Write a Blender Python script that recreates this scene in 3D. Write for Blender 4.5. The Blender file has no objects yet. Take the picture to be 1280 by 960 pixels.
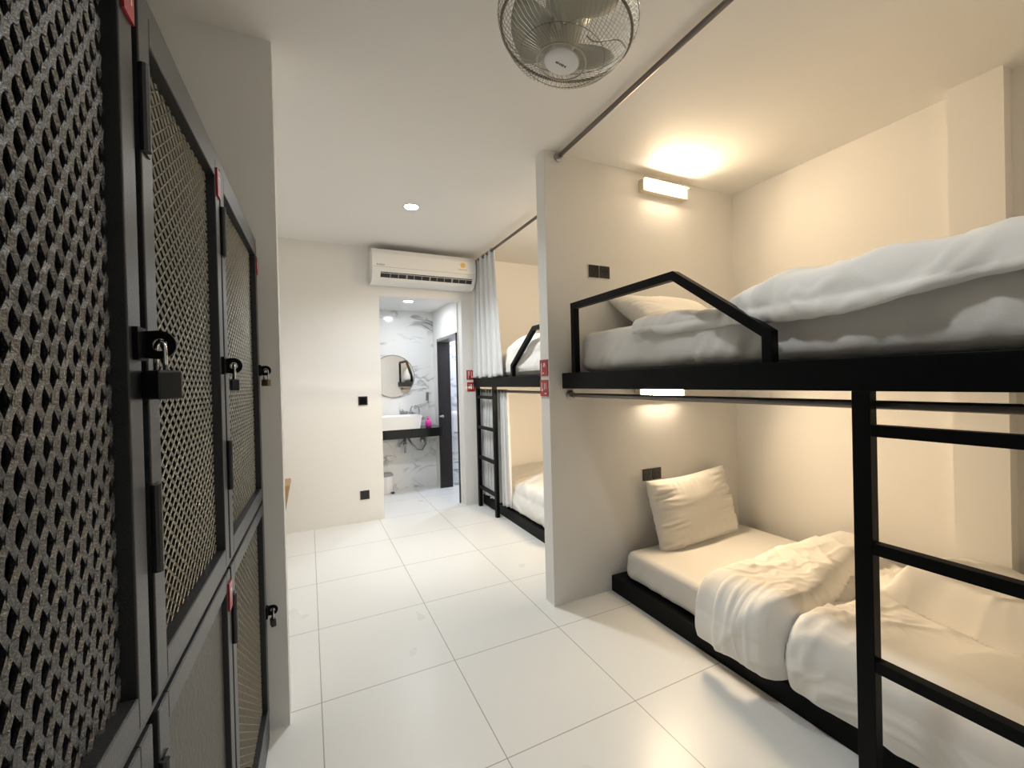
import bpy, bmesh, math, random
from mathutils import Vector, Matrix, noise
random.seed(7)
PI = math.pi
scene = bpy.context.scene
COL = scene.collection
CEIL = 2.74

# ------------------------------------------------------------------ materials
def mat(name, color=(.8, .8, .8), rough=.5, metal=0.0, bump=0.0, bscale=200.0, emit=None, estr=0.0, spec=None, trans=0.0, alpha=1.0):
    m = bpy.data.materials.new(name); m.use_nodes = True
    nt = m.node_tree; b = nt.nodes['Principled BSDF']
    b.inputs['Base Color'].default_value = (*color, 1)
    b.inputs['Roughness'].default_value = rough
    b.inputs['Metallic'].default_value = metal
    if spec is not None: b.inputs['Specular IOR Level'].default_value = spec
    if trans: b.inputs['Transmission Weight'].default_value = trans
    if alpha < 1: b.inputs['Alpha'].default_value = alpha
    if emit:
        b.inputs['Emission Color'].default_value = (*emit, 1)
        b.inputs['Emission Strength'].default_value = estr
    tc = nt.nodes.new('ShaderNodeTexCoord')
    n = nt.nodes.new('ShaderNodeTexNoise'); n.inputs['Scale'].default_value = bscale; n.inputs['Detail'].default_value = 3
    nt.links.new(tc.outputs['Object'], n.inputs['Vector'])
    mr = nt.nodes.new('ShaderNodeMapRange')
    mr.inputs['To Min'].default_value = max(0, rough-.04); mr.inputs['To Max'].default_value = min(1, rough+.04)
    nt.links.new(n.outputs['Fac'], mr.inputs['Value']); nt.links.new(mr.outputs['Result'], b.inputs['Roughness'])
    if bump:
        bp = nt.nodes.new('ShaderNodeBump'); bp.inputs['Strength'].default_value = bump; bp.inputs['Distance'].default_value = .002
        nt.links.new(n.outputs['Fac'], bp.inputs['Height']); nt.links.new(bp.outputs['Normal'], b.inputs['Normal'])
    return m

M = {}
M['wall'] = mat('white_wall_paint', (.812, .806, .79), .6, bump=.12, bscale=160)
M['ceil'] = mat('white_ceiling_paint', (.812, .806, .79), .7, bump=.08, bscale=160)
M['black'] = mat('black_powder_coat', (.0045, .0048, .005), .42, bump=.05, bscale=500, spec=.10)
M['dark_metal'] = mat('charcoal_locker_paint', (.034, .035, .037), .36, metal=.25, bump=.25, bscale=350)
M['mesh_metal'] = mat('grey_expanded_metal', (.125, .129, .136), .27, metal=.6, bump=.7, bscale=420)
M['mesh_tan'] = mat('tan_expanded_metal', (.26, .255, .22), .36, metal=.45, bump=.3, bscale=500)
M['locker_in'] = mat('locker_interior', (.012, .011, .011), .7)
M['panel'] = mat('rough_olive_panel', (.075, .073, .062), .5, metal=.2, bump=1.0, bscale=110)
M['chrome'] = mat('chrome', (.75, .75, .75), .16, metal=1)
M['steel'] = mat('brushed_steel', (.42, .41, .40), .32, metal=1)
M['rod'] = mat('dark_steel_rod', (.17, .155, .145), .35, metal=.85)
M['sheet'] = mat('white_cotton', (.80, .785, .755), .9, bump=.22, bscale=420, spec=.15)
M['cover'] = mat('white_duvet_cotton', (.86, .845, .81), .9, bump=.22, bscale=420, spec=.15)
M['curtain'] = mat('pale_grey_curtain', (.72, .73, .74), .9, bump=.2, bscale=500, spec=.15)
M['plastic'] = mat('white_plastic', (.83, .83, .82), .3)
M['grey_plastic'] = mat('grey_plastic', (.35, .36, .36), .4)
M['dark_plastic'] = mat('black_plastic', (.015, .015, .016), .35)
M['frame_white'] = mat('white_plate_edge', (.8, .79, .76), .4)
M['red'] = mat('red_acrylic', (.36, .012, .022), .3)
M['white_mark'] = mat('white_marking', (.85, .82, .8), .4)
M['gold'] = mat('yellow_sticker', (.72, .46, .10), .4)
M['ceramic'] = mat('white_ceramic', (.88, .88, .87), .12)
M['granite'] = mat('black_granite', (.010, .012, .012), .12, bscale=90)
M['mirror'] = mat('mirror_glass', (.93, .93, .93), .01, metal=1)
M['door_frame'] = mat('black_brown_door_frame', (.016, .012, .011), .35)
M['alu'] = mat('grey_aluminium', (.30, .29, .28), .4, metal=.6)
M['pink'] = mat('pink_soap', (.78, .05, .36), .25)
M['wood'] = mat('oak_wood', (.40, .25, .12), .45, bump=.2, bscale=40)
M['fan_wire'] = mat('fan_wire', (.42, .40, .34), .45, metal=.35)
M['fan_ring'] = mat('fan_ring', (.17, .15, .12), .35, metal=.6)
M['fan_body'] = mat('fan_body_cream', (.50, .48, .40), .4)
M['fan_blade'] = mat('fan_blade_smoke', (.40, .39, .33), .6, spec=.2)
M['lamp_body'] = mat('lamp_body_cream', (.78, .70, .56), .4)
M['warm'] = mat('warm_diffuser', (.9, .85, .75), .4, emit=(1.0, .80, .56), estr=36)
M['warm_low'] = mat('warm_diffuser_low', (.9, .85, .75), .4, emit=(1.0, .80, .56), estr=60)
M['cool'] = mat('downlight_lens', (.9, .9, .9), .4, emit=(1.0, .965, .90), estr=60)
M['bathlight'] = mat('bath_downlight_lens', (.9, .9, .9), .4, emit=(.90, .95, 1.0), estr=230)
M['cool_dim'] = mat('downlight_lens_dim', (.9, .9, .9), .4, emit=(1.0, .955, .88), estr=330)
M['showerlight'] = mat('shower_light_lens', (.9, .9, .9), .4, emit=(.72, .78, 1.0), estr=330)

def tile_floor():
    m = bpy.data.materials.new('white_floor_tiles'); m.use_nodes = True
    nt = m.node_tree; b = nt.nodes['Principled BSDF']; N = nt.nodes.new; L = nt.links.new
    geo = N('ShaderNodeNewGeometry'); sep = N('ShaderNodeSeparateXYZ'); L(geo.outputs['Position'], sep.inputs[0])
    def line(out, off, per, wid):
        a = N('ShaderNodeMath'); a.operation = 'ADD'; a.inputs[1].default_value = -off + 50*per; L(out, a.inputs[0])
        d = N('ShaderNodeMath'); d.operation = 'DIVIDE'; d.inputs[1].default_value = per; L(a.outputs[0], d.inputs[0])
        f = N('ShaderNodeMath'); f.operation = 'FRACT'; L(d.outputs[0], f.inputs[0])
        s = N('ShaderNodeMath'); s.operation = 'SUBTRACT'; s.inputs[1].default_value = .5; L(f.outputs[0], s.inputs[0])
        ab = N('ShaderNodeMath'); ab.operation = 'ABSOLUTE'; L(s.outputs[0], ab.inputs[0])
        g = N('ShaderNodeMath'); g.operation = 'GREATER_THAN'; g.inputs[1].default_value = .5-wid/per/2; L(ab.outputs[0], g.inputs[0])
        return g
    gx = line(sep.outputs['X'], .018, .5955, .0042); gy = line(sep.outputs['Y'], 2.002, .609, .0042)
    mx = N('ShaderNodeMath'); mx.operation = 'MAXIMUM'; L(gx.outputs[0], mx.inputs[0]); L(gy.outputs[0], mx.inputs[1])
    mix = N('ShaderNodeMix'); mix.data_type = 'RGBA'
    mix.inputs['A'].default_value = (.80, .80, .775, 1); mix.inputs['B'].default_value = (.40, .38, .34, 1)
    L(mx.outputs[0], mix.inputs['Factor']); L(mix.outputs['Result'], b.inputs['Base Color'])
    no = N('ShaderNodeTexNoise'); no.inputs['Scale'].default_value = 3; L(geo.outputs['Position'], no.inputs['Vector'])
    mr = N('ShaderNodeMapRange'); mr.inputs['To Min'].default_value = .24; mr.inputs['To Max'].default_value = .36
    L(no.outputs['Fac'], mr.inputs['Value']); L(mr.outputs['Result'], b.inputs['Roughness'])
    b.inputs['Specular IOR Level'].default_value = .35
    bp = N('ShaderNodeBump'); bp.invert = True; bp.inputs['Strength'].default_value = .3; bp.inputs['Distance'].default_value = .001
    L(mx.outputs[0], bp.inputs['Height']); L(bp.outputs['Normal'], b.inputs['Normal'])
    return m
M['floor'] = tile_floor()

def marble():
    m = bpy.data.materials.new('white_veined_marble'); m.use_nodes = True
    nt = m.node_tree; b = nt.nodes['Principled BSDF']; N = nt.nodes.new; L = nt.links.new
    geo = N('ShaderNodeNewGeometry')
    mp = N('ShaderNodeMapping'); mp.inputs['Rotation'].default_value = (.2, .7, .5); mp.inputs['Scale'].default_value = (.8, .9, 1.5)
    L(geo.outputs['Position'], mp.inputs['Vector'])
    n = N('ShaderNodeTexNoise'); n.inputs['Scale'].default_value = 2.1; n.inputs['Detail'].default_value = 7; n.inputs['Distortion'].default_value = 1.1
    L(mp.outputs['Vector'], n.inputs['Vector'])
    s = N('ShaderNodeMath'); s.operation = 'SUBTRACT'; s.inputs[1].default_value = .5; L(n.outputs['Fac'], s.inputs[0])
    a = N('ShaderNodeMath'); a.operation = 'ABSOLUTE'; L(s.outputs[0], a.inputs[0])
    r = N('ShaderNodeValToRGB'); r.color_ramp.elements[0].position = 0; r.color_ramp.elements[0].color = (1, 1, 1, 1)
    r.color_ramp.elements[1].position = .032; r.color_ramp.elements[1].color = (0, 0, 0, 1); L(a.outputs[0], r.inputs['Fac'])
    n2 = N('ShaderNodeTexNoise'); n2.inputs['Scale'].default_value = 2.7; L(mp.outputs['Vector'], n2.inputs['Vector'])
    r2 = N('ShaderNodeValToRGB'); r2.color_ramp.elements[0].position = .40; r2.color_ramp.elements[1].position = .62; L(n2.outputs['Fac'], r2.inputs['Fac'])
    mu = N('ShaderNodeMath'); mu.operation = 'MULTIPLY'; L(r.outputs['Color'], mu.inputs[0]); L(r2.outputs['Color'], mu.inputs[1])
    mix = N('ShaderNodeMix'); mix.data_type = 'RGBA'
    mix.inputs['A'].default_value = (.80, .81, .80, 1); mix.inputs['B'].default_value = (.20, .21, .22, 1)
    L(mu.outputs[0], mix.inputs['Factor']); L(mix.outputs['Result'], b.inputs['Base Color'])
    b.inputs['Roughness'].default_value = .12
    return m
M['marble'] = marble()

# ------------------------------------------------------------------ helpers
def link(o, parent=None):
    COL.objects.link(o)
    if parent is not None: o.parent = parent
    return o
def obj(name, bm, m, parent=None, smooth=False, loc=None, bevel=0, subsurf=0, solid=0, autos=None):
    me = bpy.data.meshes.new(name); bm.normal_update(); bm.to_mesh(me); bm.free()
    o = bpy.data.objects.new(name, me); link(o, parent)
    for mm in (m if isinstance(m, (list, tuple)) else [m]): me.materials.append(mm)
    if smooth:
        for p in me.polygons: p.use_smooth = True
    if autos is not None:
        for p in me.polygons: p.use_smooth = True
        try: me.set_sharp_from_angle(angle=math.radians(autos))
        except Exception: pass
    if solid:
        s = o.modifiers.new('solid', 'SOLIDIFY'); s.thickness = solid; s.offset = 0
    if bevel:
        b = o.modifiers.new('bevel', 'BEVEL'); b.width = bevel; b.segments = 2; b.limit_method = 'ANGLE'
    if subsurf:
        s = o.modifiers.new('sub', 'SUBSURF'); s.levels = subsurf; s.render_levels = subsurf
    if loc: o.location = loc
    return o
def tag(o, label, cat, group=None):
    o['label'] = label; o['category'] = cat
    if group: o['group'] = group
    return o
def thing(name, label, cat, loc=(0, 0, 0), rotz=0, group=None):
    o = bpy.data.objects.new(name, None); o.empty_display_size = .1; link(o)
    o.location = loc; o.rotation_euler = (0, 0, rotz)
    return tag(o, label, cat, group)
def struct(name, bm, m, **k):
    o = obj(name, bm, m, **k); o['kind'] = 'structure'; return o
def BM(): return bmesh.new()
def box(bm, x0, x1, y0, y1, z0, z1, mi=0):
    v = [bm.verts.new((x, y, z)) for x in (x0, x1) for y in (y0, y1) for z in (z0, z1)]
    for f in ((0, 1, 3, 2), (4, 6, 7, 5), (0, 4, 5, 1), (2, 3, 7, 6), (0, 2, 6, 4), (1, 5, 7, 3)):
        bm.faces.new([v[i] for i in f]).material_index = mi
    return bm
def bx(*a): return box(BM(), *a)
def bar(bm, a, b, w, d, side=None, roll=0):
    """rectangular bar from a to b; side = direction of the width w, d = the other thickness"""
    a = Vector(a); b = Vector(b); t = (b-a).normalized()
    s = Vector(side) if side is not None else (Vector((0, 0, 1)) if abs(t.z) < .9 else Vector((1, 0, 0)))
    s = (s - t*s.dot(t)).normalized(); q = t.cross(s)
    if roll: s, q = s*math.cos(roll)+q*math.sin(roll), q*math.cos(roll)-s*math.sin(roll)
    vs = []
    for p in (a, b):
        for i, j in ((-1, -1), (1, -1), (1, 1), (-1, 1)): vs.append(bm.verts.new(p+s*(i*w/2)+q*(j*d/2)))
    for k in range(4): bm.faces.new((vs[k], vs[(k+1) % 4], vs[4+(k+1) % 4], vs[4+k]))
    bm.faces.new(vs[3::-1]); bm.faces.new(vs[4:8])
def tube(bm, pts, r, n=10, closed=False, caps=True):
    pts = [Vector(p) for p in pts]; rings = []; N = len(pts); prev = None
    for i, p in enumerate(pts):
        if closed: t = (pts[(i+1) % N]-pts[i-1]).normalized()
        else: t = (pts[min(i+1, N-1)]-pts[max(i-1, 0)]).normalized()
        if prev is None:
            s = t.cross(Vector((0, 0, 1)));
            if s.length < .1: s = t.cross(Vector((1, 0, 0)))
        else: s = prev - t*prev.dot(t)
        s.normalize(); prev = s; q = t.cross(s)
        rr = r[i] if isinstance(r, (list, tuple)) else r
        rings.append([bm.verts.new(p+(s*math.cos(2*PI*k/n)+q*math.sin(2*PI*k/n))*rr) for k in range(n)])
    for i in range(N if closed else N-1):
        A, B = rings[i], rings[(i+1) % N]
        for k in range(n): bm.faces.new((A[k], A[(k+1) % n], B[(k+1) % n], B[k]))
    if caps and not closed:
        bm.faces.new(rings[0][::-1]); bm.faces.new(rings[-1])
def lathe(bm, prof, n=32, center=(0, 0, 0), mtx=None):
    """prof: (r, z) pairs turned about z"""
    c = Vector(center); rings = []
    for r, z in prof:
        if r < 1e-6: rings.append([bm.verts.new((0, 0, z))])
        else: rings.append([bm.verts.new((r*math.cos(2*PI*k/n), r*math.sin(2*PI*k/n), z)) for k in range(n)])
    for A, B in zip(rings, rings[1:]):
        for k in range(n):
            k2 = (k+1) % n
            if len(A) == 1 and len(B) == 1: continue
            if len(A) == 1: bm.faces.new((A[0], B[k2], B[k]))
            elif len(B) == 1: bm.faces.new((A[k], A[k2], B[0]))
            else: bm.faces.new((A[k], A[k2], B[k2], B[k]))
    for ring in rings:
        for v in ring:
            if mtx is not None: v.co = mtx @ v.co
            v.co += c
def rbox(bm, x0, x1, y0, y1, z0, z1, r, nx, ny, nz):
    """rounded box as a dense grid, for soft things"""
    c = Vector(((x0+x1)/2, (y0+y1)/2, (z0+z1)/2)); h = Vector(((x1-x0)/2, (y1-y0)/2, (z1-z0)/2))
    vmap = {}
    def V(i, j, k):
        key = (i, j, k)
        if key not in vmap:
            p = Vector((-h.x+2*h.x*i/nx, -h.y+2*h.y*j/ny, -h.z+2*h.z*k/nz))
            inner = Vector([max(-h[a]+r, min(h[a]-r, p[a])) for a in range(3)])
            d = p-inner
            if d.length > 1e-9: p = inner+d.normalized()*r
            vmap[key] = bm.verts.new(c+p)
        return vmap[key]
    for i in range(nx):
        for j in range(ny):
            bm.faces.new((V(i, j, 0), V(i, j+1, 0), V(i+1, j+1, 0), V(i+1, j, 0)))
            bm.faces.new((V(i, j, nz), V(i+1, j, nz), V(i+1, j+1, nz), V(i, j+1, nz)))
    for i in range(nx):
        for k in range(nz):
            bm.faces.new((V(i, 0, k), V(i+1, 0, k), V(i+1, 0, k+1), V(i, 0, k+1)))
            bm.faces.new((V(i, ny, k), V(i, ny, k+1), V(i+1, ny, k+1), V(i+1, ny, k)))
    for j in range(ny):
        for k in range(nz):
            bm.faces.new((V(0, j, k), V(0, j, k+1), V(0, j+1, k+1), V(0, j+1, k)))
            bm.faces.new((V(nx, j, k), V(nx, j+1, k), V(nx, j+1, k+1), V(nx, j, k+1)))
def nz(x, y, z=0): return noise.noise(Vector((x, y, z)))
def ridge(x, y, z=0): return 1-2*abs(noise.noise(Vector((x, y, z))))
def sst(a, b, x):
    t = max(0, min(1, (x-a)/(b-a))); return t*t*(3-2*t)

# ------------------------------------------------------------------ the setting
struct('floor', bx(-1.6, 3.3, -2.4, 6.1, -.08, 0), M['floor'])
struct('ceiling', bx(-1.6, 3.3, -2.4, 4.58, CEIL, CEIL+.1), M['ceil'])
b = BM(); D = 4.45; DX0, DX1, DZ = .668, 1.54, 2.262
box(b, -1.6, DX0, D, D+.12, 0, CEIL); box(b, DX1, 3.3, D, D+.12, 0, CEIL); box(b, DX0, DX1, D, D+.12, DZ, CEIL)
struct('wall_back', b, M['wall'])
struct('wall_right', bx(2.96, 3.08, -2.4, 4.45, 0, CEIL), M['wall'])
struct('wall_left', bx(-1.2, -1.08, -2.4, 4.45, 0, CEIL), M['wall'])
struct('wall_front', bx(-1.6, 3.3, -2.4, -2.28, 0, CEIL), M['wall'])
struct('wall_stub', bx(-1.08, -.1, 1.936, 2.05, 0, CEIL), M['wall'])
struct('wall_pillar', bx(2.875, 2.96, .76, .95, 0, CEIL), M['wall'])
struct('wall_partition', bx(1.30, 2.96, 2.19, 2.29, 0, CEIL), M['wall'])
struct('wall_alcove_end', bx(1.30, 2.96, -.14, -.04, 0, CEIL), M['wall'])
# washroom
BW = 1.525
struct('ceiling_washroom', bx(-.2, 3.1, 4.57, 6.0, 2.31, 2.41), M['ceil'])
struct('wall_washroom_back', bx(-.2, 3.1, 5.58, 5.70, 0, 2.31), M['marble'])
struct('wall_washroom_left', bx(-.2, -.08, 4.57, 5.58, 0, 2.31), M['marble'])
b = BM(); SY0, SY1, SZ = 4.572, 5.37, 1.925
box(b, BW, BW+.14, 4.57, SY0, 0, 2.31); box(b, BW, BW+.14, SY1, 5.58, 0, 2.31); box(b, BW, BW+.14, SY0, SY1, SZ, 2.31)
struct('wall_washroom_right', b, M['wall'])
struct('wall_shower_right', bx(2.6, 2.72, 4.57, 5.58, 0, 2.31), M['marble'])
b = BM(); box(b, BW-.012, BW+.152, SY1-.028, SY1, 0, SZ); box(b, BW-.012, BW+.152, SY0, SY0+.028, 0, SZ)
dr = struct('door_1', b, M['door_frame'])
hd = obj('head_rail', bx(BW-.012, BW+.152, SY0, SY1, SZ-.035, SZ), M['alu'], dr)
b = BM(); tube(b, [(BW-.012, SY1-.05, .93), (BW+.03, SY1-.05, .93)], .012); 
# thin wood jamb knob on the frame
lathe(b, [(0, -.02), (.016, -.012), (.018, 0), (.012, .014), (0, .02)], 14, (BW+.03, SY1-.05, .93))
obj('door_knob', b, M['steel'], dr, smooth=True)

# ------------------------------------------------------------------ lights
def downlight(x, y, z, m, label, group=None, r=.05, watt=0, cone=104):
    t = thing('downlight', label, 'ceiling light', (x, y, z), 0, group)
    b = BM(); lathe(b, [(r, -.002), (r+.012, -.008), (r+.016, -.004), (r+.016, 0), (r, 0)], 32); obj('trim_ring', b, M['plastic'], t, smooth=True)
    b = BM(); lathe(b, [(0, -.004), (r, -.004)], 32)
    for f in b.faces:
        if f.normal.z > 0: f.normal_flip()
    obj('lens', b, m, t)
    if watt:
        l = bpy.data.lights.new('downlight_beam', 'SPOT'); l.energy = watt; l.color = (.94, .985, 1.0); l.spot_size = math.radians(cone); l.spot_blend = 1.0; l.shadow_soft_size = .08
        lo = bpy.data.objects.new('downlight_beam', l); link(lo, t); lo.location = (0, 0, -.012)
downlight(.76, 3.31, CEIL, M['cool'], 'round white downlight glowing in the main room ceiling before the air conditioner', watt=118, cone=146)
downlight(.76, .75, CEIL, M['cool'], 'round white downlight in the ceiling beside the caged fan, outside the frame', watt=40, cone=112)
downlight(.76, -1.5, CEIL, M['cool'], 'round white downlight in the ceiling behind the camera, outside the frame', watt=50)
downlight(1.06, 4.90, 2.31, M['bathlight'], 'round downlight in the low washroom ceiling seen through the doorway')
downlight(2.05, 5.05, 2.31, M['showerlight'], 'round cool downlight in the shower room ceiling', r=.05)

def lamp(x, z, face, label, m='warm', watt=7.5):
    """wall bar light on a face of the partition; face -1 looks to -Y, +1 looks to +Y"""
    y0 = 2.19 if face < 0 else 2.29
    t = thing('reading_lamp', label, 'lamp', (x, y0, z), 0 if face < 0 else PI, 'bar lamps over the bunk pillows')
    obj('housing', box(bx(-.205, .205, -.045, -.0005, -.040, .040), -.205, .205, -.066, -.045, .033, .041), M['lamp_body'], t, bevel=.003)  # second box: lip added along the top to keep diffuser light off the ceiling
    obj('diffuser', bx(-.17, .17, -.064, -.0455, -.026, .026), M[m], t, bevel=.006)
    l = bpy.data.lights.new('lamp_beam', 'AREA'); l.shape = 'RECTANGLE'; l.size = .33; l.size_y = .048; l.energy = watt; l.color = (1.0, .735, .445); l.spread = math.radians(145)
    lo = bpy.data.objects.new('lamp_beam', l); link(lo, t); lo.location = (0, -.0655, 0); lo.rotation_euler = (-PI/2+.42, 0, 0)
    return t
lamp(2.235, 2.645, -1, 'glowing bar lamp high on the partition over the upper bunk')
lamp(2.165, 1.258, -1, 'glowing bar lamp just below the upper bunk frame', 'warm_low', 14)
lamp(2.2, 2.645, 1, 'bar lamp on the far side of the partition over the rear upper bunk')
lamp(2.2, 1.25, 1, 'bar lamp on the far side of the partition over the rear lower bunk', 'warm_low', 14)

# ------------------------------------------------------------------ locker
LA = .026; LROT = -math.atan(LA)
lk = thing('locker_cabinet', 'dark metal locker bank with expanded mesh doors standing against the left wall stub', 'locker', (-.2154, 0, 0), LROT)
Y0, Y1, ZT = -.42, 1.895, 1.928
DEP = -.52
b = BM()
box(b, DEP, DEP+.01, Y0, Y1, .05, ZT)                      # back
for y in (Y0, .19, .7265, 1.24, Y1-.012): box(b, DEP+.01, -.036, y, y+.012, .05, ZT)
for z in (.05, .925, ZT-.014): box(b, DEP+.01, -.036, Y0, Y1, z, z+.014)
obj('carcass', b, M['locker_in'], lk)
b = BM()
box(b, -.036, -.002, Y0, Y1, ZT-.03, ZT); box(b, -.036, -.004, Y0, Y1, .925, .935); box(b, -.036, -.002, Y0, Y1, .0, .095)
box(b, -.036, -.002, Y1-.006, Y1, .0, ZT)
box(b, DEP, -.036, Y1-.008, Y1, 0, ZT); box(b, DEP, -.03, Y0, Y1, ZT-.004, ZT+.002)
obj('front_frame', b, M['dark_metal'], lk, bevel=.002)

def expanded(bm, y0, y1, z0, z1, n, cw, ch, sw, th, tilt, horizontal, node=0):
    """one sheet of expanded metal in the plane local x=n"""
    nx = max(1, round((y1-y0)/cw)); nzz = max(1, round((z1-z0)/ch)); cw = (y1-y0)/nx; ch = (z1-z0)/nzz
    P = lambda i, j: Vector((n, y0+i*cw/2, z0+j*ch/2))
    side = Vector((math.sin(tilt), 0, math.cos(tilt))) if horizontal else Vector((math.sin(tilt), math.cos(tilt), 0))
    for i in range(2*nx+1):
        for j in range(2*nzz):
            if (i+j) % 2: continue
            for di in (-1, 1):
                if 0 <= i+di <= 2*nx:
                    a, c = P(i, j), P(i+di, j+1); e = (c-a)*.06
                    bar(bm, a-e, c+e, sw, th, side)
            if node: bar(bm, P(i, j)-Vector((.0006, 0, node)), P(i, j)+Vector((.0006, 0, node)), sw*1.25, th*1.7, side)
def locker_door(y0, y1, z0, z1, kind, mesh_args, hinges=True, hasp=True, hz=1.42, tagz=None, mm='mesh_metal'):
    S = .041
    b = BM()
    for args in ((y0, y0+S, z0, z1), (y1-S, y1, z0, z1), (y0+S, y1-S, z0, z0+S), (y0+S, y1-S, z1-S, z1)):
        box(b, -.034, 0, *args)
    d = obj('door', b, M['dark_metal'], lk, bevel=.002)
    if kind == 'panel':
        obj('panel', bx(-.022, -.012, y0+S-.004, y1-S+.004, z0+S-.004, z1-S+.004), M['panel'], d)
    else:
        b = BM(); expanded(b, y0+S-.006, y1-S+.006, z0+S-.006, z1-S+.006, -.020, *mesh_args); obj('mesh', b, M[mm], d)
    if hinges:
        for z in ((z0*.76+z1*.24)-.06, (z0*.16+z1*.84)-.06):
            b = BM(); tube(b, [(.004, y0+.002, z), (.004, y0+.002, z+.12)], .0065, 10)
            box(b, 0, .003, y0+.002, y0+.024, z, z+.12)
            obj('hinge', b, M['dark_metal'], d)
    if hasp:
        b = BM(); y = y1-.004
        pts = [(0, -.017)]+[(.020+.019*math.cos(a), .019*math.sin(a)) for a in [(-90+k*15)*PI/180 for k in range(13)]]+[(0, .017)]
        cx, cz = .021, 0; hole = [(cx+.0085*math.cos(2*PI*k/15), cz+.0085*math.sin(2*PI*k/15)) for k in range(15)]
        for yy, flip in ((y-.0025, 0), (y+.0025, 1)):
            pass
        # outer and inner loops joined as a plate with a hole
        def ring(yy): return [b.verts.new((px, yy, hz+pz)) for px, pz in pts], [b.verts.new((px, yy, hz+pz)) for px, pz in hole]
        o1, h1 = ring(y-.0025); o2, h2 = ring(y+.0025)
        n = len(pts)
        # start the hole loop near the plate's root so that the quads do not cross
        def best(o, h):
            k0 = min(range(len(h)), key=lambda k: (h[k].co-o[0].co).length); return h[k0:]+h[:k0]
        h1 = best(o1, h1); h2 = best(o2, h2)
        for k in range(n):
            k2 = (k+1) % n
            b.faces.new((o1[k], o1[k2], h1[k2], h1[k])); b.faces.new((o2[k2], o2[k], h2[k], h2[k2]))
            b.faces.new((o1[k2], o1[k], o2[k], o2[k2])); b.faces.new((h1[k], h1[k2], h2[k2], h2[k]))
        box(b, -.002, .006, y-.026, y+.002, hz-.021, hz+.021)
        obj('hasp', b, M['black'], d)
    if tagz:
        tg = obj('number_tag', bx(.0005, .004, y1-.034, y1-.002, tagz-.035, tagz+.03), M['red'], d)
        tg['label'] = 'red number tag'
        b = BM(); y = y1-.016
        for dy in (-.008, .004): box(b, .004, .0046, y+dy-.0012, y+dy+.0012, tagz-.016, tagz+.012)
        box(b, .004, .0046, y-.008, y+.004, tagz+.010, tagz+.0125)
        obj('tag_mark', b, M['white_mark'], d)
    return d
big = (.0272, .0450, .0054, .0042, .40, False, .0080)
fine = (.0315, .0236, .0036, .0020, .75, True)
locker_door(-.40, .185, .94, 1.900, 'mesh', big, tagz=None)
locker_door(.20, .715, .94, 1.900, 'mesh', big, tagz=1.872)
locker_door(.738, 1.235, .94, 1.900, 'mesh', fine, tagz=1.852, mm='mesh_tan', hz=1.415)
locker_door(1.249, 1.888, .94, 1.900, 'mesh', fine, tagz=1.825, mm='mesh_tan', hz=1.425)
locker_door(-.40, .185, .10, .92, 'mesh', big, hz=.42)
locker_door(.20, .715, .10, .92, 'panel', None, hz=.42)
locker_door(.738, 1.235, .10, .92, 'panel', None, tagz=.865, hz=.405)
locker_door(1.249, 1.888, .10, .92, 'mesh', (.0315, .0236, .0030, .0018, .75, True), mm='mesh_tan', hz=.50)

LM = Matrix.Translation((-.2154, 0, 0)) @ Matrix.Rotation(LROT, 4, 'Z')
def padlock(y, z, label, bodym, w=.042, h=.036, t=.020, sh=.030, rot=.0):
    p = LM @ Vector((.021, y, z))
    o = thing('padlock', label, 'padlock', p, LROT+rot, 'padlocks on the locker hasps')
    # the shackle runs through the hasp hole (along local y), the body hangs below
    b = BM(); r = .0105
    pts = [(0, -r, -sh-.004)]+[(0, -r*math.cos(a), -r*.2+r*math.sin(a)) for a in [k*PI/8 for k in range(9)]]+[(0, r, -sh-.004)]
    tube(b, pts, .0030, 10); obj('shackle', b, M['chrome'], o, smooth=True)
    b = BM(); box(b, -t/2, t/2, -w/2, w/2, -sh-h, -sh); obj('lock_body', b, bodym, o, bevel=.003)
    return o
padlock(.711, 1.416, 'large black padlock on the hasp of the nearest mesh door', M['dark_plastic'], w=.044, h=.038, t=.030, rot=.75)
padlock(1.231, 1.411, 'small black padlock on the second mesh door from the camera', M['dark_plastic'], w=.030, h=.027, t=.018, rot=.3)
brass = mat('brown_brass_body', (.20, .13, .09), .35, metal=.4)
padlock(1.884, 1.421, 'tan padlock on the farthest upper locker door', brass, w=.030, h=.026, t=.018, rot=.9)
padlock(1.884, .496, 'small black padlock on the farthest lower locker door', M['dark_plastic'], w=.030, h=.027, t=.018, rot=.3)
padlock(1.231, .401, 'long shackled padlock low on the solid locker door', M['dark_plastic'], w=.034, h=.034, t=.018, sh=.045, rot=.3)

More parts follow.
